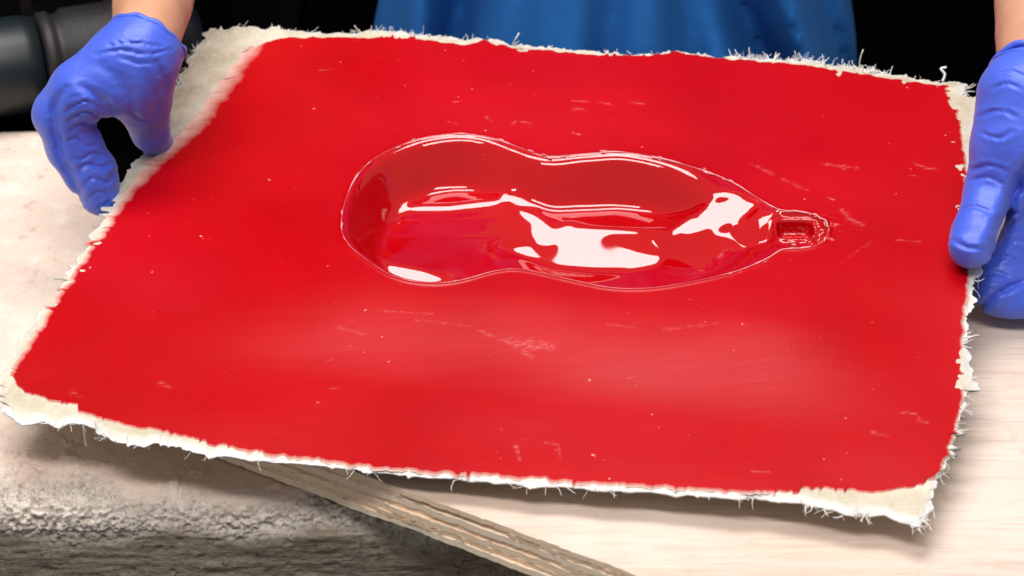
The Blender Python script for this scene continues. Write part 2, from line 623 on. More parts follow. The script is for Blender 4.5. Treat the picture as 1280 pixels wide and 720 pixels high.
# ------------------------------------------------------------------ the red mould
def warp(S):
    """the slightly wavy laminate"""
    bow = .0068 * smooth01((S[:, 1] - .045) / .085) * smooth01((S[:, 0] - .06) / .12) * smooth01((.50 - S[:, 0]) / .10) * smooth01((.26 - S[:, 1]) / .14)
    bow = bow + .0016 * smooth01((S[:, 1] - .27) / .05) * smooth01((S[:, 0] - .12) / .1) * smooth01((.43 - S[:, 0]) / .1) * smooth01((.385 - S[:, 1]) / .05)
    return bow + .0010 * vnoise(S[:, 0] * 7, S[:, 1] * 9, 0, 91) + .0005 * vnoise(S[:, 0] * 15 + 4, S[:, 1] * 22, 0, 92)


def on_floor(px, py, h):
    d = ray(px, py); o = S_O + h * S_N
    t = ((o - CAM) @ S_N) / (d @ S_N)
    p = CAM + d * t - S_O
    return np.array([p @ S_X, p @ S_Y])


def on_skin(px, py):
    """the point of the bowed sheet seen at (px, py)"""
    q = on_sheet(px, py)
    for _ in range(4):
        q = on_floor(px, py, float(warp(q[None])[0]))
    return q


def sheet_pts(lst):
    return np.array([on_skin(*q) for q in lst])


RIM_PX = [(427, 285), (431, 255), (443, 226), (463, 203), (490, 187), (525, 174), (570, 168), (610, 172), (643, 183), (668, 192),
          (692, 196), (730, 193), (775, 191), (822, 198), (870, 211), (912, 227), (945, 247), (972, 262), (998, 265), (1020, 270), (1034, 281),
          (1033, 297), (1021, 307), (1000, 311), (978, 313), (957, 325), (920, 340), (870, 352), (812, 361), (760, 360), (702, 348), (655, 338),
          (622, 339), (572, 352), (530, 354), (490, 345), (455, 323), (435, 305)]
RIM = catmull(sheet_pts(RIM_PX), 9)


def poly_sd(P, poly):
    """signed distance, positive inside"""
    A = poly; B = np.roll(poly, -1, 0)
    out = np.empty(len(P))
    for s in range(0, len(P), 20000):
        Q = P[s:s + 20000]
        ab = B - A
        d = Q[:, None] - A[None]
        t = np.clip((d * ab).sum(-1) / (ab * ab).sum(-1), 0, 1)
        dist = np.linalg.norm(d - t[..., None] * ab, axis=-1).min(1)
        cond = (A[None, :, 1] > Q[:, None, 1]) != (B[None, :, 1] > Q[:, None, 1])
        xi = A[None, :, 0] + (Q[:, None, 1] - A[None, :, 1]) * ab[None, :, 0] / np.where(np.abs(ab[None, :, 1]) < 1e-12, 1e-12, ab[None, :, 1])
        ins = (cond & (Q[:, None, 0] < xi)).sum(1) % 2 == 1
        out[s:s + 20000] = np.where(ins, dist, -dist)
    return out


DEPTH, WALL = .0290, .0215
RES = .0006
B0 = RIM.min(0) - .02
B1 = RIM.max(0) + .02
NX, NY = (np.ceil((B1 - B0) / RES)).astype(int) + 1
GX = B0[0] + np.arange(NX) * RES
GY = B0[1] + np.arange(NY) * RES
GXX, GYY = np.meshgrid(GX, GY, indexing='ij')


def blur(A, sig):
    r = int(3 * sig) + 1
    k = np.exp(-.5 * (np.arange(-r, r + 1) / sig) ** 2); k /= k.sum()
    A = np.pad(A, r, mode='edge')
    A = np.apply_along_axis(lambda m: np.convolve(m, k, 'valid'), 0, A)
    return np.apply_along_axis(lambda m: np.convolve(m, k, 'valid'), 1, A)


SD = poly_sd(np.stack([GXX.ravel(), GYY.ravel()], 1), RIM).reshape(NX, NY)


def wall_profile(x):
    """0 at the rim to 1 on the floor: tight top radius, steep flank, wide bottom radius"""
    q = np.linspace(0, 1.4, 600)
    s = smooth01(q / .30) * (1 - smooth01((q - .66) / .46))
    c = np.cumsum(s); c /= c[-1]
    return np.interp(x, q, c)


def sh(px, py):
    return on_skin(px, py)


def gauss2(c, rx, ry, ang=0):
    dx, dy = GXX - c[0], GYY - c[1]
    ca, sa = math.cos(ang), math.sin(ang)
    a, b = dx * ca + dy * sa, -dx * sa + dy * ca
    return np.exp(-(a / rx) ** 2 - (b / ry) ** 2)


LAMP_C = np.array([-0.16, 0.32, 1.60])
BRIGHT = [   # where the dish leans towards the overhead light
    ([(632, 240), (646, 236), (664, 262), (690, 288), (712, 276), (752, 290), (800, 312), (826, 322), (824, 334), (790, 341), (735, 340), (690, 336), (630, 312), (668, 304), (666, 290), (640, 254)], 1.0),
    ([(838, 288), (866, 268), (900, 254), (938, 249), (944, 257), (930, 270), (896, 285), (860, 294)], 5.0),
    ([(472, 318), (490, 330), (530, 338), (566, 352), (530, 356), (480, 346)], 1.5),
    ([(486, 246), (500, 257), (560, 257), (620, 249), (640, 238), (644, 250), (615, 259), (560, 265), (500, 265)], 1.9),
    ([(725, 284), (790, 287), (846, 288), (846, 296), (790, 294), (728, 292)], 1.9),
    ([(628, 242), (648, 234), (668, 260), (696, 292), (690, 308), (668, 306), (660, 282)], 1.9),
]


def bil(A, x0, y0, r, S):
    x = np.clip((S[..., 0] - x0) / r, 0, A.shape[0] - 1.001); y = np.clip((S[..., 1] - y0) / r, 0, A.shape[1] - 1.001)
    i, j = x.astype(int), y.astype(int); u, w = x - i, y - j
    return A[i, j] * (1 - u) * (1 - w) + A[i + 1, j] * u * (1 - w) + A[i, j + 1] * (1 - u) * w + A[i + 1, j + 1] * u * w


def cavity_height():
    """dish with steep flanks; its floor swells are a least-squares surface through wanted slopes"""
    r = .0012
    gx = np.arange(RIM[:, 0].min() - .004, RIM[:, 0].max() + .004, r); gy = np.arange(RIM[:, 1].min() - .004, RIM[:, 1].max() + .004, r)
    X, Y = np.meshgrid(gx, gy, indexing='ij')
    P2 = np.stack([X, Y], -1)
    sd = poly_sd(P2.reshape(-1, 2), RIM).reshape(X.shape)
    inside = sd > .004
    ym = .5 * (RIM[:, 1].min() + RIM[:, 1].max())
    def base(sd_, X_, Y_):
        fx = (X_ - RIM[:, 0].min()) / np.ptp(RIM[:, 0])
        k = smooth01((fx - .60) / .32)
        return -DEPTH * (1 - .45 * k) * wall_profile(np.clip(sd_, 0, None) / (WALL * (1 + .5 * k + (.18 - .1 * k) * smooth01((Y_ - ym + .012 + .12 * (X_ - RIM[:, 0].mean())) / .035))))
    H0 = blur(base(sd, X, Y), 1.5)
    wp = warp(P2.reshape(-1, 2)).reshape(X.shape)
    wx, wy = np.gradient(wp, r)
    floorm = smooth01((sd - .010) / .008)
    z = np.zeros(X.shape)
    for it in range(8):
        z_old = z.copy()
        H = H0 + z
        W3 = S_O + X[..., None] * S_X + Y[..., None] * S_Y + (H + wp)[..., None] * S_N
        d = W3 - CAM; zc = d @ F_AX
        px = np.stack([640 + F_PX * (d @ R_AX) / zc, 360 - F_PX * (d @ U_AX) / zc], -1)
        mk = np.zeros(X.shape)
        for poly, a in BRIGHT:
            q = poly_sd(px.reshape(-1, 2), np.array(poly, float)).reshape(X.shape)
            mk = np.maximum(mk, a * smooth01((q + 2.0) / 4.0))
        v = -d / np.linalg.norm(d, axis=-1)[..., None]
        vis = np.ones(X.shape, bool)
        vs_x, vs_y, vs_n = v @ S_X, v @ S_Y, v @ S_N
        for st in np.arange(.003, .060, .002):
            Q = np.stack([X + vs_x * st, Y + vs_y * st], -1)
            vis &= bil(H, gx[0], gy[0], r, Q) < H + vs_n * st + .0006
        mk = mk * blur((vis & (np.gradient(H0, r)[1] > -.12)).astype(float), .8)
        l = LAMP_C - W3; l /= np.linalg.norm(l, axis=-1)[..., None]
        hv = v + l
        nz = hv @ S_N
        tgx, tgy = -(hv @ S_X) / nz, -(hv @ S_Y) / nz        # slopes that mirror the lamp
        cx, cy = np.gradient(H0, r); cx = cx + wx; cy = cy + wy
        hx, hy = np.gradient(H, r); hx = hx + wx; hy = hy + wy
        tx, ty = (tgx - cx) * np.minimum(mk, 1), (tgy + .12 * np.clip(mk - 1, 0, 1) * (mk < 2) - cy) * np.minimum(mk, 1)
        # floor outside the wanted patches keeps clear of the lamp's mirror slope
        near = np.exp(-((hx - tgx) / .16) ** 2 - ((hy - tgy) / .13) ** 2) * (1 - np.clip(mk, 0, 1)) * smooth01((sd - .012) / .006)
        ty = ty + near * ((tgy - .24) - cy)
        wt = .10 + .25 * floorm + 6 * mk + 2.0 * near
        wx_ = .10 + .25 * floorm + 3 * mk
        ax_ = (inside[1:] | inside[:-1]) * .5 * (wx_[1:] + wx_[:-1]); ay_ = (inside[:, 1:] | inside[:, :-1]) * .5 * (wt[:, 1:] + wt[:, :-1])
        bx = .5 * (tx[1:] + tx[:-1]) * r; by = .5 * (ty[:, 1:] + ty[:, :-1]) * r
        def A(z):
            o = 6e-4 * z
            d = ax_ * (z[1:] - z[:-1]); o[1:] += d; o[:-1] -= d
            d = ay_ * (z[:, 1:] - z[:, :-1]); o[:, 1:] += d; o[:, :-1] -= d
            return o * inside
        b = np.zeros(X.shape)
        d = ax_ * bx; b[1:] += d; b[:-1] -= d
        d = ay_ * by; b[:, 1:] += d; b[:, :-1] -= d
        b *= inside
        res = b - A(z); p = res.copy(); rs = (res * res).sum()
        for _ in range(400):
            Ap = A(p); al = rs / ((p * Ap).sum() + 1e-30)
            z = z + al * p; res = res - al * Ap; rn = (res * res).sum()
            p = res + rn / (rs + 1e-30) * p; rs = rn
            if rs < 1e-17:
                break
        z = z if it == 0 else .5 * z + .5 * z_old
    print('floor relief', z.min(), z.max())
    H = base(SD, GXX, GYY) + bil(blur(z, 1.0), gx[0], gy[0], r, np.stack([GXX, GYY], -1)) * smooth01(SD / .005)
    return blur(H, 1.5)


CAV = cavity_height()
# details at the narrow end (added after the blur so that they stay crisp)
def rrect(px0, py0, px1, py1, r, skew=0):
    c = (sh(px0, py0) + sh(px1, py1)) / 2
    ex = sh(px1, (py0 + py1) / 2) - sh(px0, (py0 + py1) / 2)
    ey = sh((px0 + px1) / 2, py0) - sh((px0 + px1) / 2, py1)
    hx, hy = np.linalg.norm(ex) / 2, np.linalg.norm(ey) / 2
    ex = ex / np.linalg.norm(ex); ey = np.array([-ex[1], ex[0]])
    a = np.abs((GXX - c[0]) * ex[0] + (GYY - c[1]) * ex[1]) - hx + r
    b = np.abs((GXX - c[0]) * ey[0] + (GYY - c[1]) * ey[1]) - hy + r
    return np.hypot(np.maximum(a, 0), np.maximum(b, 0)) + np.minimum(np.maximum(a, b), 0) - r


plug = smooth01(-rrect(966, 264, 1036, 312, .010) / .007 + .4) * smooth01(SD / .0025)
CAV = CAV * (1 - plug) + plug * (-.0035)
rec = rrect(971, 271, 1018, 294, .0055)
CAV += -.0075 * smooth01(-rec / .0022) + .0016 * np.exp(-((rec - .0008) / .0011) ** 2)
c_ring = sh(991, 305)
rr = np.hypot(GXX - c_ring[0], GYY - c_ring[1])
CAV += .0022 * np.exp(-((rr - .0034) / .0009) ** 2) - .0025 * smooth01(1 - rr / .0028)
lump = np.exp(-((GXX - sh(1028, 287)[0]) / .007) ** 2 - ((GYY - sh(1028, 287)[1]) / .010) ** 2)
CAV += lump * .0034 * fbm(GXX * 330, GYY * 330, 0, 3, 77) + plug * .00025 * fbm(GXX * 420, GYY * 420, 0, 2, 78)
# the oval groove on the left floor
gr = rrect(478, 231, 630, 250, .006)
CAV += -.00018 * np.exp(-(gr / .0014) ** 2)
# a low ridge right at the rim
CAV += .0007 * np.exp(-((SD + .0008) / .0009) ** 2)
CAV = blur(CAV, .8)
fade = smooth01(np.minimum.reduce([GXX - B0[0], B1[0] - GXX, GYY - B0[1], B1[1] - GYY]) / .008)
CAV *= fade
WET = smooth01((SD + .0015) / .003)


def sample(A, S):
    x = np.clip((S[:, 0] - B0[0]) / RES, 0, NX - 1.001); y = np.clip((S[:, 1] - B0[1]) / RES, 0, NY - 1.001)
    i, j = x.astype(int), y.astype(int); u, v = x - i, y - j
    r = A[i, j] * (1 - u) * (1 - v) + A[i + 1, j] * u * (1 - v) + A[i, j + 1] * (1 - u) * v + A[i + 1, j + 1] * u * v
    ins = (S[:, 0] > B0[0]) & (S[:, 0] < B1[0]) & (S[:, 1] > B0[1]) & (S[:, 1] < B1[1])
    return np.where(ins, r, 0)


def to_world(S, h):
    return S_O + S[:, :1] * S_X + S[:, 1:2] * S_Y + h[:, None] * S_N


OUT_F = [(0, 510), (15, 520), (28, 530), (50, 524), (75, 532), (82, 526), (100, 527), (118, 530), (125, 538), (140, 547), (160, 551), (183, 556),
         (188, 549), (200, 552), (225, 556), (240, 561), (258, 566), (262, 572), (268, 566), (300, 570), (340, 574), (380, 577), (400, 580), (430, 583), (480, 588), (540, 594),
         (590, 598), (620, 601), (650, 603), (660, 607), (700, 605), (740, 609), (800, 612), (850, 615), (900, 619), (925, 622), (935, 618),
         (960, 621), (1000, 626), (1030, 633), (1060, 640), (1090, 640), (1108, 641), (1130, 650), (1150, 655), (1155, 641), (1168, 633)]
OUT_R = [(1168, 633), (1170, 610), (1180, 580), (1193, 545), (1200, 520), (1207, 500), (1213, 470), (1210, 450), (1207, 430), (1212, 400), (1215, 380),
         (1222, 350), (1228, 330), (1222, 300), (1218, 250), (1214, 210), (1222, 180), (1219, 155), (1228, 140), (1222, 122), (1209, 118), (1208, 102)]
OUT_B = [(1208, 102), (1180, 100), (1150, 98), (1120, 92), (1080, 85), (1050, 80), (1010, 74), (980, 74), (950, 72), (900, 68), (860, 64), (845, 61),
         (820, 65), (770, 65), (740, 61), (700, 58), (660, 57), (640, 52), (615, 48), (600, 46), (580, 48), (550, 42), (510, 40), (480, 37), (440, 40),
         (400, 38), (340, 33), (300, 32), (262, 34)]
OUT_L = [(262, 34), (245, 60), (228, 90), (215, 115), (205, 140), (200, 150), (192, 175), (178, 190), (160, 212), (150, 225), (138, 255), (128, 275),
         (110, 300), (95, 325), (78, 348), (70, 365), (55, 385), (40, 405), (25, 430), (10, 458), (2, 478), (0, 510)]
RED_F = [(10, 468), (20, 478), (30, 490), (61, 500), (95, 508), (97, 515), (122, 523), (150, 531), (183, 537), (223, 544), (260, 553), (300, 562), (340, 570),
         (400, 577), (480, 586), (600, 595), (700, 602), (800, 608), (880, 613), (960, 616), (1010, 612), (1030, 611), (1060, 614), (1100, 616), (1127, 610), (1150, 608), (1170, 594)]
RED_R = [(1170, 594), (1185, 570), (1193, 547), (1203, 507), (1206, 480), (1203, 430), (1206, 400), (1210, 370), (1212, 330), (1210, 280), (1210, 240),
         (1208, 200), (1206, 170), (1199, 142), (1186, 126), (1185, 105)]
RED_B = [(1185, 105), (1150, 102), (1100, 94), (1060, 87), (1000, 79), (950, 75), (900, 71), (860, 67), (845, 63), (825, 67), (770, 68), (700, 63), (640, 58), (615, 52),
         (603, 47), (590, 55), (540, 49), (480, 45), (430, 46), (390, 45), (365, 45), (335, 51), (308, 62)]
RED_L = [(308, 62), (284, 88), (265, 115), (245, 140), (225, 165), (200, 190), (175, 212), (160, 235), (146, 256), (132, 280), (115, 305), (100, 330), (85, 350),
         (70, 372), (55, 395), (38, 420), (22, 448), (10, 468)]


def coons(Fp, Rp, Bp, Lp, us, vs_, jag, seed):
    """patch between four boundary curves; their fine jags die out a short way inside"""
    n = 1500
    def curve(px, amp, sd):
        P = resample(sheet_pts(px), n)
        s = np.linspace(0, 1, n); Ln = np.linalg.norm(np.diff(P, axis=0), axis=1).sum()
        k = np.hanning(241); k /= k.sum()
        B = P.copy()
        ext = np.vstack([2 * P[0] - P[120:0:-1], P, 2 * P[-1] - P[-2:-122:-1]])
        for c in (0, 1):
            B[:, c] = np.convolve(ext[:, c], k, 'valid')
        T = np.gradient(B, axis=0); T /= np.linalg.norm(T, axis=1)[:, None] + 1e-9
        N = np.stack([-T[:, 1], T[:, 0]], 1)
        ends = smooth01(s / .01) * smooth01((1 - s) / .01)
        d = ((P - B) * N).sum(1) + amp * fbm(s * Ln * 160, 0 * s, 0, 4, sd) * ends
        sk = np.clip(vnoise(s * Ln * 420, 0 * s, 0, sd + 9) - .55, 0, 1) * 1.6 * np.clip(.5 + vnoise(s * Ln * 45, 0 * s, 3, sd + 8), 0, 1.2)
        d = d - amp * 5 * sk * ends
        return np.c_[B, N * d[:, None]]
    C0, C1 = curve(Fp, jag[0], seed), curve(Bp, jag[2], seed + 1)[::-1]
    D0, D1 = curve(Lp, jag[3], seed + 2)[::-1], curve(Rp, jag[1], seed + 3)
    ev = lambda C, t: np.stack([np.interp(t, np.linspace(0, 1, n), C[:, k]) for k in range(4)], -1)
    c0, c1, d0, d1 = ev(C0, us), ev(C1, us), ev(D0, vs_), ev(D1, vs_)
    u, v = us[:, None, None], vs_[None, :, None]
    S = (1 - v) * c0[:, None, :2] + v * c1[:, None, :2] + (1 - u) * d0[None, :, :2] + u * d1[None, :, :2]
    S = S - ((1 - u) * (1 - v) * c0[0, :2] + u * (1 - v) * c0[-1, :2] + (1 - u) * v * c1[0, :2] + u * v * c1[-1, :2])
    dec = lambda t: np.exp(-(t / .011) ** 2)
    S = S + dec(v * .37) * c0[:, None, 2:] + dec((1 - v) * .37) * c1[:, None, 2:] + dec(u * .5) * d0[None, :, 2:] + dec((1 - u) * .5) * d1[None, :, 2:]
    return S.reshape(-1, 2)


def dense(n, a, b, na, step0):
    return np.unique(np.r_[np.linspace(0, .012, 14), np.linspace(.012, a, na), np.linspace(a, b, n), np.linspace(b, .988, na), np.linspace(.988, 1, 14)])


SCUFFS = [(715, 126, 735, 127, .0010, .6), (748, 128, 768, 131, .0012, .6), (788, 128, 806, 130, .0012, .7), (652, 152, 664, 154, .0010, .6), (716, 166, 724, 168, .0012, .8),
          (608, 147, 614, 151, .0012, .7), (640, 155, 646, 150, .0010, .6), (560, 152, 572, 155, .0010, .4), (1052, 262, 1062, 274, .0020, .5), (1060, 272, 1078, 282, .0030, .5),
          (1030, 205, 1072, 210, .0020, .5), (1145, 205, 1165, 212, .0030, .55), (1035, 246, 1042, 250, .0012, .8), (980, 225, 1010, 238, .0020, .35), (940, 205, 965, 218, .0020, .3),
          (598, 413, 640, 430, .0014, .35), (640, 428, 690, 434, .0050, .45), (655, 440, 665, 446, .0030, .4), (420, 408, 460, 420, .0015, .35), (520, 400, 590, 408, .0012, .3),
          (470, 388, 540, 392, .0012, .35), (760, 405, 800, 411, .0015, .3), (830, 412, 900, 404, .0015, .3), (644, 555, 650, 575, .0014, .6), (680, 553, 698, 556, .0012, .5),
          (698, 556, 700, 572, .0010, .4), (1128, 516, 1145, 517, .0012, .5), (1148, 525, 1160, 528, .0014, .5), (940, 590, 960, 590, .0012, .5), (1090, 540, 1110, 545, .0012, .5),
          (200, 478, 212, 484, .0020, .3), (90, 490, 100, 496, .0020, .3), (1120, 300, 1150, 302, .0010, .3), (1050, 330, 1090, 300, .0022, .12)]

MOULD = empty('red_mould', 'glossy red moulded sheet with guitar-shaped hollow and ragged white fibreglass edge, held over the board', 'mould')


def build_mould():
    us = dense(520, .26, .93, 190, 0); vs_ = dense(330, .34, .90, 150, 0)
    S = coons(RED_F, RED_R, RED_B, RED_L, us, vs_, (.0011, .0008, .0010, .0012), 100)
    u = np.repeat(us, len(vs_)); v = np.tile(vs_, len(us))
    rim_d = np.minimum.reduce([u * .5, (1 - u) * .5, v * .36, (1 - v) * .36])
    h = sample(CAV, S) + warp(S) - .0010 * smooth01(1 - rim_d / .0016)
    o = mesh_obj('gelcoat', to_world(S, h), grid_faces(len(us), len(vs_)), M_RED, MOULD)
    u = np.repeat(us, len(vs_)); v = np.tile(vs_, len(us))
    # how near the raw edge, wider along the left and at the corners
    dl = u / (.014 + .040 * smooth01((v - .35) / .4)); dr = (1 - u) / .006; df = v / .007; db = (1 - v) / .006
    edge = np.maximum.reduce([1 - dl, 1 - dr, 1 - df, .8 * (1 - db)]).clip(0, 1)
    set_attr(o, 'edge', edge)
    set_attr(o, 'cavity', sample(WET, S))
    sc = np.zeros(len(S))
    for x0, y0, x1, y1, w, a in SCUFFS:
        A_, B_ = on_skin(x0, y0), on_skin(x1, y1)
        a = a * .7
        ab = B_ - A_
        t = np.clip(((S - A_) @ ab) / (ab @ ab), 0, 1)
        dd = np.linalg.norm(S - A_ - t[:, None] * ab, axis=1)
        sc = np.maximum(sc, a * np.exp(-(dd / (w * .75 * (.75 + .5 * vnoise(S[:, 0] * 260, S[:, 1] * 260, 0, 95)))) ** 2))
    set_attr(o, 'scuff', sc)
    # the laminate underneath
    us2 = np.unique(np.r_[np.linspace(0, .03, 24), np.linspace(.03, .97, 640), np.linspace(.97, 1, 24)]); vs2 = np.unique(np.r_[np.linspace(0, .03, 20), np.linspace(.03, .97, 400), np.linspace(.97, 1, 20)])
    S2 = coons(OUT_F, OUT_R, OUT_B, OUT_L, us2, vs2, (.0006, .0022, .0014, .0024), 200)
    c2 = sample(blur(CAV, 4), S2)
    w2 = warp(S2)
    u2 = np.repeat(us2, len(vs2)); v2 = np.tile(vs2, len(us2))
    bd = np.minimum.reduce([u2 * .5, (1 - u2) * .5, v2 * .38, (1 - v2) * .38])
    lum = (.0001 + .0006 * smooth01((v2 - .02) / .05)) * fbm(S2[:, 0] * 120, S2[:, 1] * 120, 0, 3, 301) * smooth01(1 - bd / .04)
    top = c2 + w2 - .0006 - .0012 * smooth01((bd - .05) / .02) - .005 * smooth01(-c2 / .004) + lum - .0008 * smooth01(1 - bd / .006)
    thick = .0007 + .0022 * smooth01(bd / .012)
    bot = top - thick
    # torn shreds hang down along the front
    droop = smooth01(1 - v2 / .012) * (.0002 + .0012 * np.clip(fbm(S2[:, 0] * 60, 0 * u2, 0, 3, 302), 0, 1))
    top = top - droop; bot = bot - droop * 1.1
    n = len(S2)
    V = np.vstack([to_world(S2, top), to_world(S2, bot)])
    F = grid_faces(len(us2), len(vs2)); nu, nv = len(us2), len(vs2)
    ring = np.r_[np.arange(nu) * nv, (nu - 1) * nv + np.arange(1, nv), (np.arange(nu - 2, -1, -1)) * nv + nv - 1, np.arange(nv - 2, 0, -1)]
    r2 = np.roll(ring, -1)
    side = np.stack([ring, ring + n, r2 + n, r2], 1)
    fl = mesh_obj('fibreglass_flange', V, np.vstack([F, F[:, ::-1] + n, side]), M_FLANGE, MOULD)
    fr = smooth01(1 - v2 / .022) * .8 + smooth01(1 - (1 - u2) / .02) * .6 + smooth01(1 - bd / .006) * .5
    set_attr(fl, 'fray', np.tile(np.clip(fr, 0, 1), 2))
    return fl


FLANGE = build_mould()


def build_fibres():
    J = Joined()
    def strand(p, d, ln, r, curl, n=7):
        P = [np.array(p)]; d = np.array(d, float); d /= np.linalg.norm(d)
        for k in range(n - 1):
            d = d + rng.normal(0, curl, 3); d /= np.linalg.norm(d)
            P.append(P[-1] + d * ln / (n - 1))
        J.add(*tube(P, np.linspace(r, r * .55, n), 4))
    def edge(px, count, outward, lens, rad, curl, drop=.0015, start=0, end=1):
        P = resample(sheet_pts(px), 800)
        for k in range(count):
            i = int(np.clip(rng.uniform(start, end) * 799, 1, 798))
            if vnoise(i * .045, outward + len(px), 0, 88) < rng.uniform(-.6, .7):
                continue
            s = P[i]; t = P[i + 1] - P[i - 1]; t /= np.linalg.norm(t)
            nrm = np.array([t[1], -t[0]]) * outward
            d2 = nrm * rng.uniform(.2, 1) + t * rng.normal(0, .9)
            w = S_O + s[0] * S_X + s[1] * S_Y + S_N * (float(warp(s[None])[0]) - rng.uniform(.001, .0032))
            d = d2[0] * S_X + d2[1] * S_Y + S_N * rng.normal(-.05, .35)
            strand(w - d / np.linalg.norm(d) * .002, d, rng.uniform(*lens), rng.uniform(*rad), curl)
    edge(OUT_F, 150, 1, (.003, .009), (.00012, .0003), .16)
    edge(OUT_F, 90, 1, (.004, .010), (.00015, .0004), .22, start=.84)
    edge(OUT_R, 200, 1, (.003, .010), (.00012, .0004), .25)
    edge(OUT_R, 120, 1, (.003, .008), (.0003, .0006), .6, start=.55)
    edge(OUT_B, 220, 1, (.003, .008), (.00010, .00028), .2)
    edge(OUT_B, 380, 1, (.004, .010), (.00015, .0004), .3, start=.06, end=.30)
    edge(OUT_B, 60, 1, (.004, .009), (.00015, .0004), .5, start=.68, end=.82)
    edge(OUT_L, 170, 1, (.003, .008), (.00015, .00045), .5, end=.45)
    edge(OUT_L, 70, 1, (.002, .005), (.00012, .0003), .4, start=.45)
    # single long threads that can be picked out along the front and the back
    def thread(pix, r):
        P = np.array([at(x, y, z) for x, y, z in pix])
        J.add(*tube(catmull(P, 5, False), r, 5))
    thread([(104, 524, .029), (105, 540, .020), (108, 557, .011)], .0007)
    thread([(150, 540, .029), (135, 545, .027), (118, 548, .026)], .0008)
    thread([(184, 550, .028), (186, 562, .022)], .0005)
    thread([(1074, 86, .083), (1075, 74, .090), (1079, 62, .097)], .0004)
    thread([(640, 56, .080), (645, 48, .085), (649, 41, .088)], .0004)
    thread([(1178, 102, .085), (1181, 93, .089), (1176, 86, .092), (1183, 84, .093)], .0008)
    thread([(940, 622, .034), (948, 614, .036)], .0004)
    thread([(1003, 628, .033), (1005, 634, .030), (1003, 640, .029)], .0005)
    thread([(1020, 630, .033), (1023, 640, .028)], .0005)
    thread([(925, 617, .037), (915, 622, .033), (928, 627, .030)], .0006)
    o = J.build('loose_fibres', M_FIBRE, FLANGE)
    o['kind'] = 'stuff'
    # thin ribs of moulding wax left along the rim of the hollow
    J2 = Joined()
    n = len(RIM); s = np.linspace(0, 1, n, endpoint=False)
    P = RIM.copy()
    amp = np.clip(fbm(s * 55, 0 * s, 0, 4, 410), -.3, 1)
    h = sample(CAV, P) + warp(P) + .0003
    W = to_world(P, h)
    far = smooth01((P[:, 1] - np.interp(P[:, 0], [.05, .36], [.155, .155])) / .03)
    rad = .00006 + .00050 * np.clip(amp, 0, 1) * (.25 + .75 * far)
    V, F = tube(np.vstack([W, W[:1]]), np.r_[rad, rad[:1]], 5, False)
    J2.add(V, F)
    for k in range(46):
        i = rng.integers(0, n)
        if P[i, 1] < .16 and rng.random() < .6:
            continue
        q = W[i] + rng.normal(0, .0012, 3) * [1, 1, .1]
        t = W[(i + 2) % n] - W[i]; t /= np.linalg.norm(t)
        J2.add(*tube([q, q + t * rng.uniform(.001, .004)], rng.uniform(.0002, .0005), 4))
    J2.build('rim_flash', M_RIM, MOULD)


build_fibres()

# ------------------------------------------------------------------ the person
PERSON = empty('person', 'person in dark blue shirt and blue gloves holding the red sheet by its sides', 'person')


def chain(*pts):
    """[(px, py, z, radius)...] -> [(point, radius)...]"""
    return [(at(a, b, c), r) for a, b, c, r in pts]


def chains_sdf(P, chains, k):
    d = None
    for ch in chains:
        dc = None
        for (a, ra), (b, rb) in zip(ch[:-1], ch[1:]):
            q = cap_sdf(P, a, b, ra, rb)
            dc = q if dc is None else np.minimum(dc, q) if False else smin(dc, q, .004)
        d = dc if d is None else smin(d, dc, k)
    return d


def along(P, ch):
    """coordinate along a chain and distance from its axis"""
    best = np.full(len(P), 1e9); s = np.zeros(len(P)); acc = 0
    for (a, ra), (b, rb) in zip(ch[:-1], ch[1:]):
        ab = b - a; L = np.linalg.norm(ab)
        t = np.clip(((P - a) @ ab) / (L * L), 0, 1)
        d = np.linalg.norm(P - a - t[:, None] * ab, axis=1)
        m = d < best
        best = np.where(m, d, best); s = np.where(m, acc + t * L, s); acc += L
    return s, best


def seg_dist(Q, pl):
    pl = np.asarray(pl, float); best = np.full(len(Q), 1e9); par = np.zeros(len(Q))
    for k, (a, b) in enumerate(zip(pl[:-1], pl[1:])):
        ab = b - a
        t = np.clip(((Q - a) @ ab) / (ab @ ab), 0, 1)
        d = np.linalg.norm(Q - a - t[:, None] * ab, axis=1)
        m = d < best
        best = np.where(m, d, best); par = np.where(m, (k + t) / (len(pl) - 1), par)
    return best, par


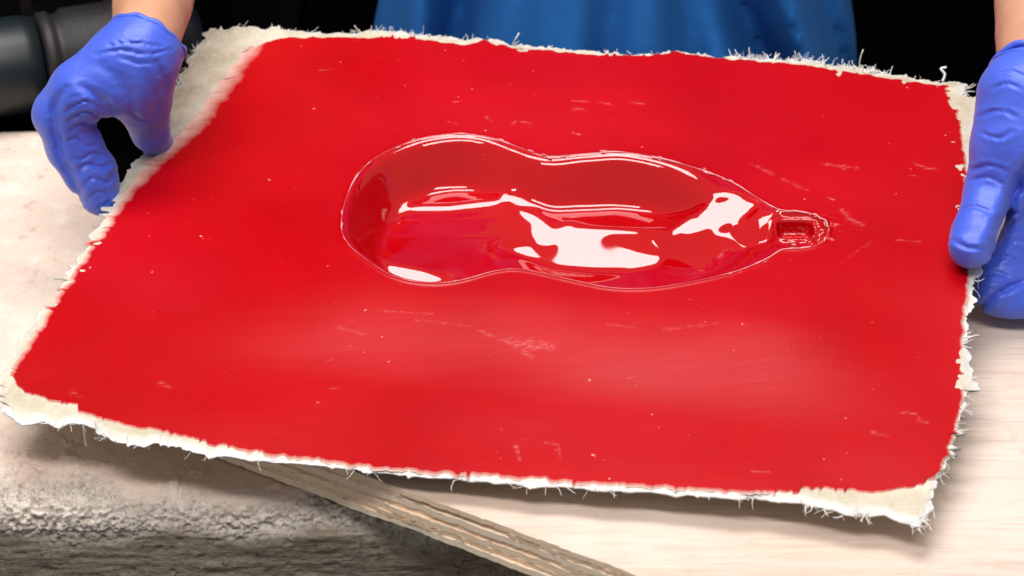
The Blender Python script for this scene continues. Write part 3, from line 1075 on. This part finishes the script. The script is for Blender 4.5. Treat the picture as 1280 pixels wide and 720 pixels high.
def glove(name, label, chains, k, creases, step=.0013):
    """thin nitrile over the fingers, with modelled creases"""
    pts = np.array([p for ch in chains for p, r in ch])
    lo, hi = pts.min(0) - .04, pts.max(0) + .04
    w0, w1 = chains[0][0][0], chains[0][1][0]
    a_ = (w0 - w1) / np.linalg.norm(w0 - w1)
    cr = [(catmull([at(x, y, .09)[:2] for x, y in pl], 3, False), dep, wid) for pl, dep, wid in creases]
    def f(P):
        d = chains_sdf(P, chains, k)
        near = np.abs(d) < .010
        Q = P[near]
        e = .0007 * fbm(Q[:, 0] * 45, Q[:, 1] * 45, Q[:, 2] * 45, 2, 500)
        # creases run on the side of the hand that faces up and outwards
        tt = (.09 - Q[:, 2]) / ((Q[:, 2] - CAM[2]))
        G2 = Q[:, :2] + (Q[:, :2] - CAM[:2]) * tt[:, None]
        wob = .0010 * np.stack([vnoise(G2[:, 0] * 160, G2[:, 1] * 160, 0, 511), vnoise(G2[:, 0] * 160, G2[:, 1] * 160, 5, 512)], 1)
        for pl, dep, wid in cr:
            wid = wid * 1.45; dep = dep * 1.15
            g = G2 + wob; m_ = 5 * wid
            ok = np.nonzero(((g > pl.min(0) - m_) & (g < pl.max(0) + m_)).all(1))[0]
            if not len(ok):
                continue
            sd_, par = seg_dist(g[ok], pl)
            taper = np.sin(np.clip(par, .04, .96) * math.pi) ** .5
            e[ok] += -dep * taper * np.exp(-(sd_ / wid) ** 2) + .45 * dep * taper * np.exp(-((sd_ - 2.3 * wid) / (1.3 * wid)) ** 2)
        d = d.copy(); d[near] -= e
        return np.maximum(d, (P - w0) @ a_)
    V, F = surface_net(f, lo, hi, step)
    o = mesh_obj(name, V, F, M_GLOVE, PERSON)
    o['label'] = label
    return o


def cuff(parent, c, axis, r, label=None):
    """rolled, rumpled hem of a glove"""
    axis = axis / np.linalg.norm(axis)
    a = np.cross(axis, [0, 0, 1.0]); a /= np.linalg.norm(a); b = np.cross(axis, a)
    J = Joined()
    for off, rr, tr in ((-.0005, r, .0020), (-.0045, r * 1.01, .0014)):
        th = np.linspace(0, 2 * math.pi, 60)
        P = c + off * axis + rr * (1 + .02 * np.sin(5 * th + off * 900))[:, None] * (np.cos(th)[:, None] * a + np.sin(th)[:, None] * b) + (.0012 * np.sin(3 * th + off * 500) + .0006 * np.sin(11 * th))[:, None] * axis
        J.add(*tube(P, tr, 6, False))
    J.build('cuff', M_GLOVE, parent)


# hand at the left of the picture: thumb down the outside of the edge, fingers under the sheet
LW = (192, 22, .150)
left_chains = [
    chain((184, 50, .147, .0235), (174, 72, .141, .0245), (164, 96, .130, .0235)),                                    # wrist to palm
    chain((142, 84, .138, .0205), (104, 112, .127, .0185), (76, 142, .111, .0160), (93, 182, .090, .0160), (113, 216, .073, .0150), (124, 242, .060, .0118), (127, 249, .057, .0095)),   # thumb
    chain((168, 80, .134, .0225), (177, 122, .112, .0170), (188, 166, .082, .0112), (206, 193, .055, .0092), (262, 208, .042, .0085)),            # index
    chain((186, 74, .114, .017), (194, 115, .090, .0140), (212, 150, .060, .0110), (262, 168, .045, .0095), (305, 172, .042, .0085)),             # middle
    chain((194, 66, .110, .015), (206, 98, .086, .0120), (232, 126, .058, .0100), (290, 135, .048, .0090), (325, 138, .045, .0080)),             # ring
    chain((198, 60, .108, .013), (214, 84, .084, .0110), (242, 106, .060, .0092), (300, 105, .050, .0080), (325, 106, .048, .0070)),              # little
]
LEFT_CREASES = [
    ([(82, 108), (70, 132), (68, 160), (78, 195), (95, 232), (104, 254)], .0022, .0016),
    ([(82, 142), (95, 130), (110, 127), (128, 137)], .0017, .0011), ([(82, 152), (97, 142), (112, 141), (130, 151)], .0015, .0010),
    ([(88, 164), (104, 154), (124, 161)], .0012, .0010), ([(80, 180), (94, 172), (108, 184), (122, 180)], .0013, .0010),
    ([(88, 196), (102, 200), (116, 192), (130, 196)], .0012, .0009), ([(96, 216), (108, 206), (125, 210), (142, 204)], .0015, .0011),
    ([(104, 234), (118, 222), (133, 229), (144, 214)], .0016, .0011), ([(110, 248), (122, 240), (136, 244)], .0012, .0009), ([(118, 258), (130, 256), (140, 246)], .0010, .0008),
    ([(128, 82), (150, 100), (164, 124), (172, 152)], .0012, .0030), ([(100, 106), (124, 122), (142, 142)], .0014, .0018),
    ([(122, 68), (150, 62), (180, 68), (214, 62)], .0013, .0012), ([(130, 58), (162, 53), (204, 58)], .0012, .0010), ([(196, 78), (204, 96), (204, 118)], .0012, .0014),
    ([(150, 72), (176, 80), (200, 76)], .0009, .0012), ([(186, 96), (192, 120), (194, 150)], .0007, .0020), ([(160, 130), (172, 146), (184, 150)], .0006, .0010),
]
GL = glove('glove', 'blue glove with thumb bent down along the left edge', left_chains, .008, LEFT_CREASES)
cuff(GL, left_chains[0][0][0], left_chains[0][0][0] - left_chains[0][1][0], .0228)

# hand at the right: thumb flat on the sheet, fingers curled under its edge
right_chains = [
    chain((1296, 88, .158, .0245), (1291, 122, .150, .0275), (1286, 165, .133, .0290)),
    chain((1276, 125, .147, .024), (1257, 188, .123, .0195), (1243, 238, .101, .0165), (1220, 296, .0875, .0138), (1213, 307, .0865, .0125)),   # thumb
    chain((1298, 165, .125, .022), (1294, 236, .096, .0185), (1274, 300, .070, .0140), (1252, 346, .054, .0115), (1238, 360, .052, .0100)),        # index
    chain((1325, 175, .118, .020), (1335, 265, .081, .0160), (1303, 330, .0555, .0125), (1265, 364, .0460, .0108), (1246, 374, .0445, .0095)),        # middle
    chain((1345, 190, .110, .018), (1358, 290, .072, .0140), (1330, 345, .052, .0112), (1290, 374, .0445, .0098), (1270, 379, .044, .0088)),        # ring
    chain((1358, 210, .105, .016), (1372, 310, .067, .0120), (1350, 355, .050, .0098), (1315, 377, .0435, .0086), (1300, 380, .0430, .0078)),       # little
]
RIGHT_CREASES = [
    ([(1290, 196), (1270, 236), (1254, 280), (1238, 318)], .0040, .0022),
    ([(1216, 212), (1236, 206), (1258, 214)], .0014, .0012), ([(1214, 226), (1234, 222), (1256, 230)], .0012, .0011), ([(1228, 166), (1246, 172), (1266, 164)], .0012, .0013),
    ([(1226, 146), (1248, 138), (1270, 146)], .0012, .0013), ([(1204, 262), (1222, 258), (1240, 268)], .0010, .0010), ([(1192, 300), (1208, 309), (1232, 310)], .0013, .0012),
    ([(1240, 112), (1258, 104), (1278, 112)], .0012, .0012), ([(1250, 92), (1264, 88), (1280, 96)], .0010, .0010),
    ([(1226, 350), (1244, 340), (1266, 350)], .0013, .0011), ([(1240, 330), (1256, 320), (1276, 330)], .0013, .0011), ([(1222, 368), (1242, 360), (1262, 368)], .0011, .0010),
    ([(1226, 384), (1250, 366), (1280, 350)], .0026, .0016), ([(1256, 308), (1268, 300), (1282, 306)], .0010, .0010),
]
GR = glove('glove', 'blue glove with thumb pressed on the right edge', right_chains, .008, RIGHT_CREASES)
cuff(GR, right_chains[0][0][0], right_chains[0][0][0] - right_chains[0][1][0], .0250)

LWP = left_chains[0][0][0]; RWP = right_chains[0][0][0]
TC = np.array([.078, .425, 0.0])       # axis of the trunk
SHL, SHR = TC + [-.160, .03, .50], TC + [.175, .03, .50]
ELL = at(226, -230, .13); ELR = at(1316, -230, .14)
arm_chains = [
    [(LWP + (LWP - ELL) * -.0 + (left_chains[0][1][0] - LWP) * .35, .0205), (LWP + (ELL - LWP) * .12, .0240), (LWP + (ELL - LWP) * .55, .037), (ELL, .040), ((ELL + SHL) / 2, .045), (SHL, .052)],
    [(RWP + (right_chains[0][1][0] - RWP) * .35, .0215), (RWP + (ELR - RWP) * .12, .0255), (RWP + (ELR - RWP) * .55, .037), (ELR, .040), ((ELR + SHR) / 2, .045), (SHR, .052)],
]
trunk = [(TC + [0, 0, -.42], .105), (TC + [0, 0, -.15], .105), (TC + [0, 0, .10], .10), (TC + [0, 0, .32], .115), (TC + [0, .01, .47], .095), (TC + [0, .02, .60], .052)]


def ellip(P):
    Q = P.copy(); Q[:, 0] = TC[0] + (Q[:, 0] - TC[0]) * .72
    return Q


def body_sdf(P):
    d = chains_sdf(P, arm_chains, .03)
    t = chains_sdf(ellip(P), [[(p, r - .028 * (p[2] < .45)) for p, r in trunk]], .03)
    return smin(d, t, .04)


V, F = surface_net(body_sdf, (-.42, -.02, -.35), (.56, .62, .66), .009)
body = mesh_obj('body', V, F, M_SKIN, PERSON)


def shirt_sdf(P):
    t = chains_sdf(ellip(P), [[(p, r + .010) for p, r in trunk[:-1]]], .03)
    hem = .020 * smooth01((.14 - P[:, 2]) / .20)
    sl = [[(SHL + (ELL - SHL) * .38, .060), (SHL, .066)], [(SHR + (ELR - SHR) * .38, .060), (SHR, .066)]]
    d = smin(t - hem, chains_sdf(P, sl, .02), .05)
    x = P[:, 0] - TC[0]; z = P[:, 2]
    fold = 0
    for c, w, a, sl_ in ((-.152, .012, .010, .10), (-.125, .016, -.016, .18), (-.085, .022, .008, .05), (-.045, .013, .007, .12), (-.015, .012, -.006, .1),
                         (.020, .018, .006, -.05), (.055, .014, -.007, -.1), (.085, .014, .009, -.2), (.118, .018, -.020, -.45), (.150, .012, .012, -.35), (.168, .010, -.006, -.3)):
        fold = fold + a * np.exp(-((x - c - sl_ * (z + .04)) / w) ** 2)
    front = smooth01((TC[1] + .02 - P[:, 1]) / .05)
    d = d - fold * front * 1.7 - .002 * fbm(x * 14, z * 5, P[:, 1] * 6, 3, 703)
    d = np.maximum(d, P[:, 2] - .545)
    return np.maximum(d, -.12 - P[:, 2])


V, F = surface_net(shirt_sdf, (-.32, .20, -.16), (.50, .64, .58), .006)
mesh_obj('shirt', V, F, M_SHIRT, PERSON)

# ------------------------------------------------------------------ dim things behind the left hand
def lathe(prof, c, axis, sides=48):
    axis = np.asarray(axis, float) / np.linalg.norm(axis)
    a = np.cross(axis, [0, 0, 1.0]); a /= np.linalg.norm(a); b = np.cross(axis, a)
    th = np.linspace(0, 2 * math.pi, sides, endpoint=False)
    V = np.array([c + s * axis + r * (math.cos(t) * a + math.sin(t) * b) for s, r in prof for t in th])
    F = [(i * sides + k, i * sides + (k + 1) % sides, (i + 1) * sides + (k + 1) % sides, (i + 1) * sides + k) for i in range(len(prof) - 1) for k in range(sides)]
    F += [tuple(range(sides - 1, -1, -1)), tuple((len(prof) - 1) * sides + k for k in range(sides))]
    return V, F


bench = mesh_obj('dark_bench', *box(-.95, -.16, .262, .75, -.03, -.002), M_BLACK, smooth=False)
bench['label'] = 'dark bench top behind the concrete ledge, under the grey canister'
bench['category'] = 'bench'
can = empty('canister', 'dark grey cylindrical canister with teal end lying behind the left glove', 'canister')
cc = at(30, 80, .036)
ax = np.array([.94, .34, 0.0])
prof = [(.012, .030), (.014, .0335), (.020, .0335), (.022, .031), (.026, .031), (.030, .034), (.060, .034), (.062, .0352), (.068, .0352), (.070, .034), (.112, .034), (.120, .030), (.122, .022)]
mesh_obj('barrel', *lathe(prof, cc, ax), M_CAN, can)
mesh_obj('end_cap', *lathe([(-.070, .010), (-.068, .022), (-.055, .030), (-.030, .0335), (.0, .0335), (.010, .031), (.0115, .024)], cc, ax), M_TEAL, can)
pb = at(41, 42, -.002)
post = mesh_obj('wooden_post', *tube([pb, pb + [0, .004, .10], pb + [-.004, .01, .30]], [.0065, .006, .006], 10), M_WOODDARK)
post['label'] = 'thin dark brown wooden stick standing behind the grey canister'
post['category'] = 'stick'
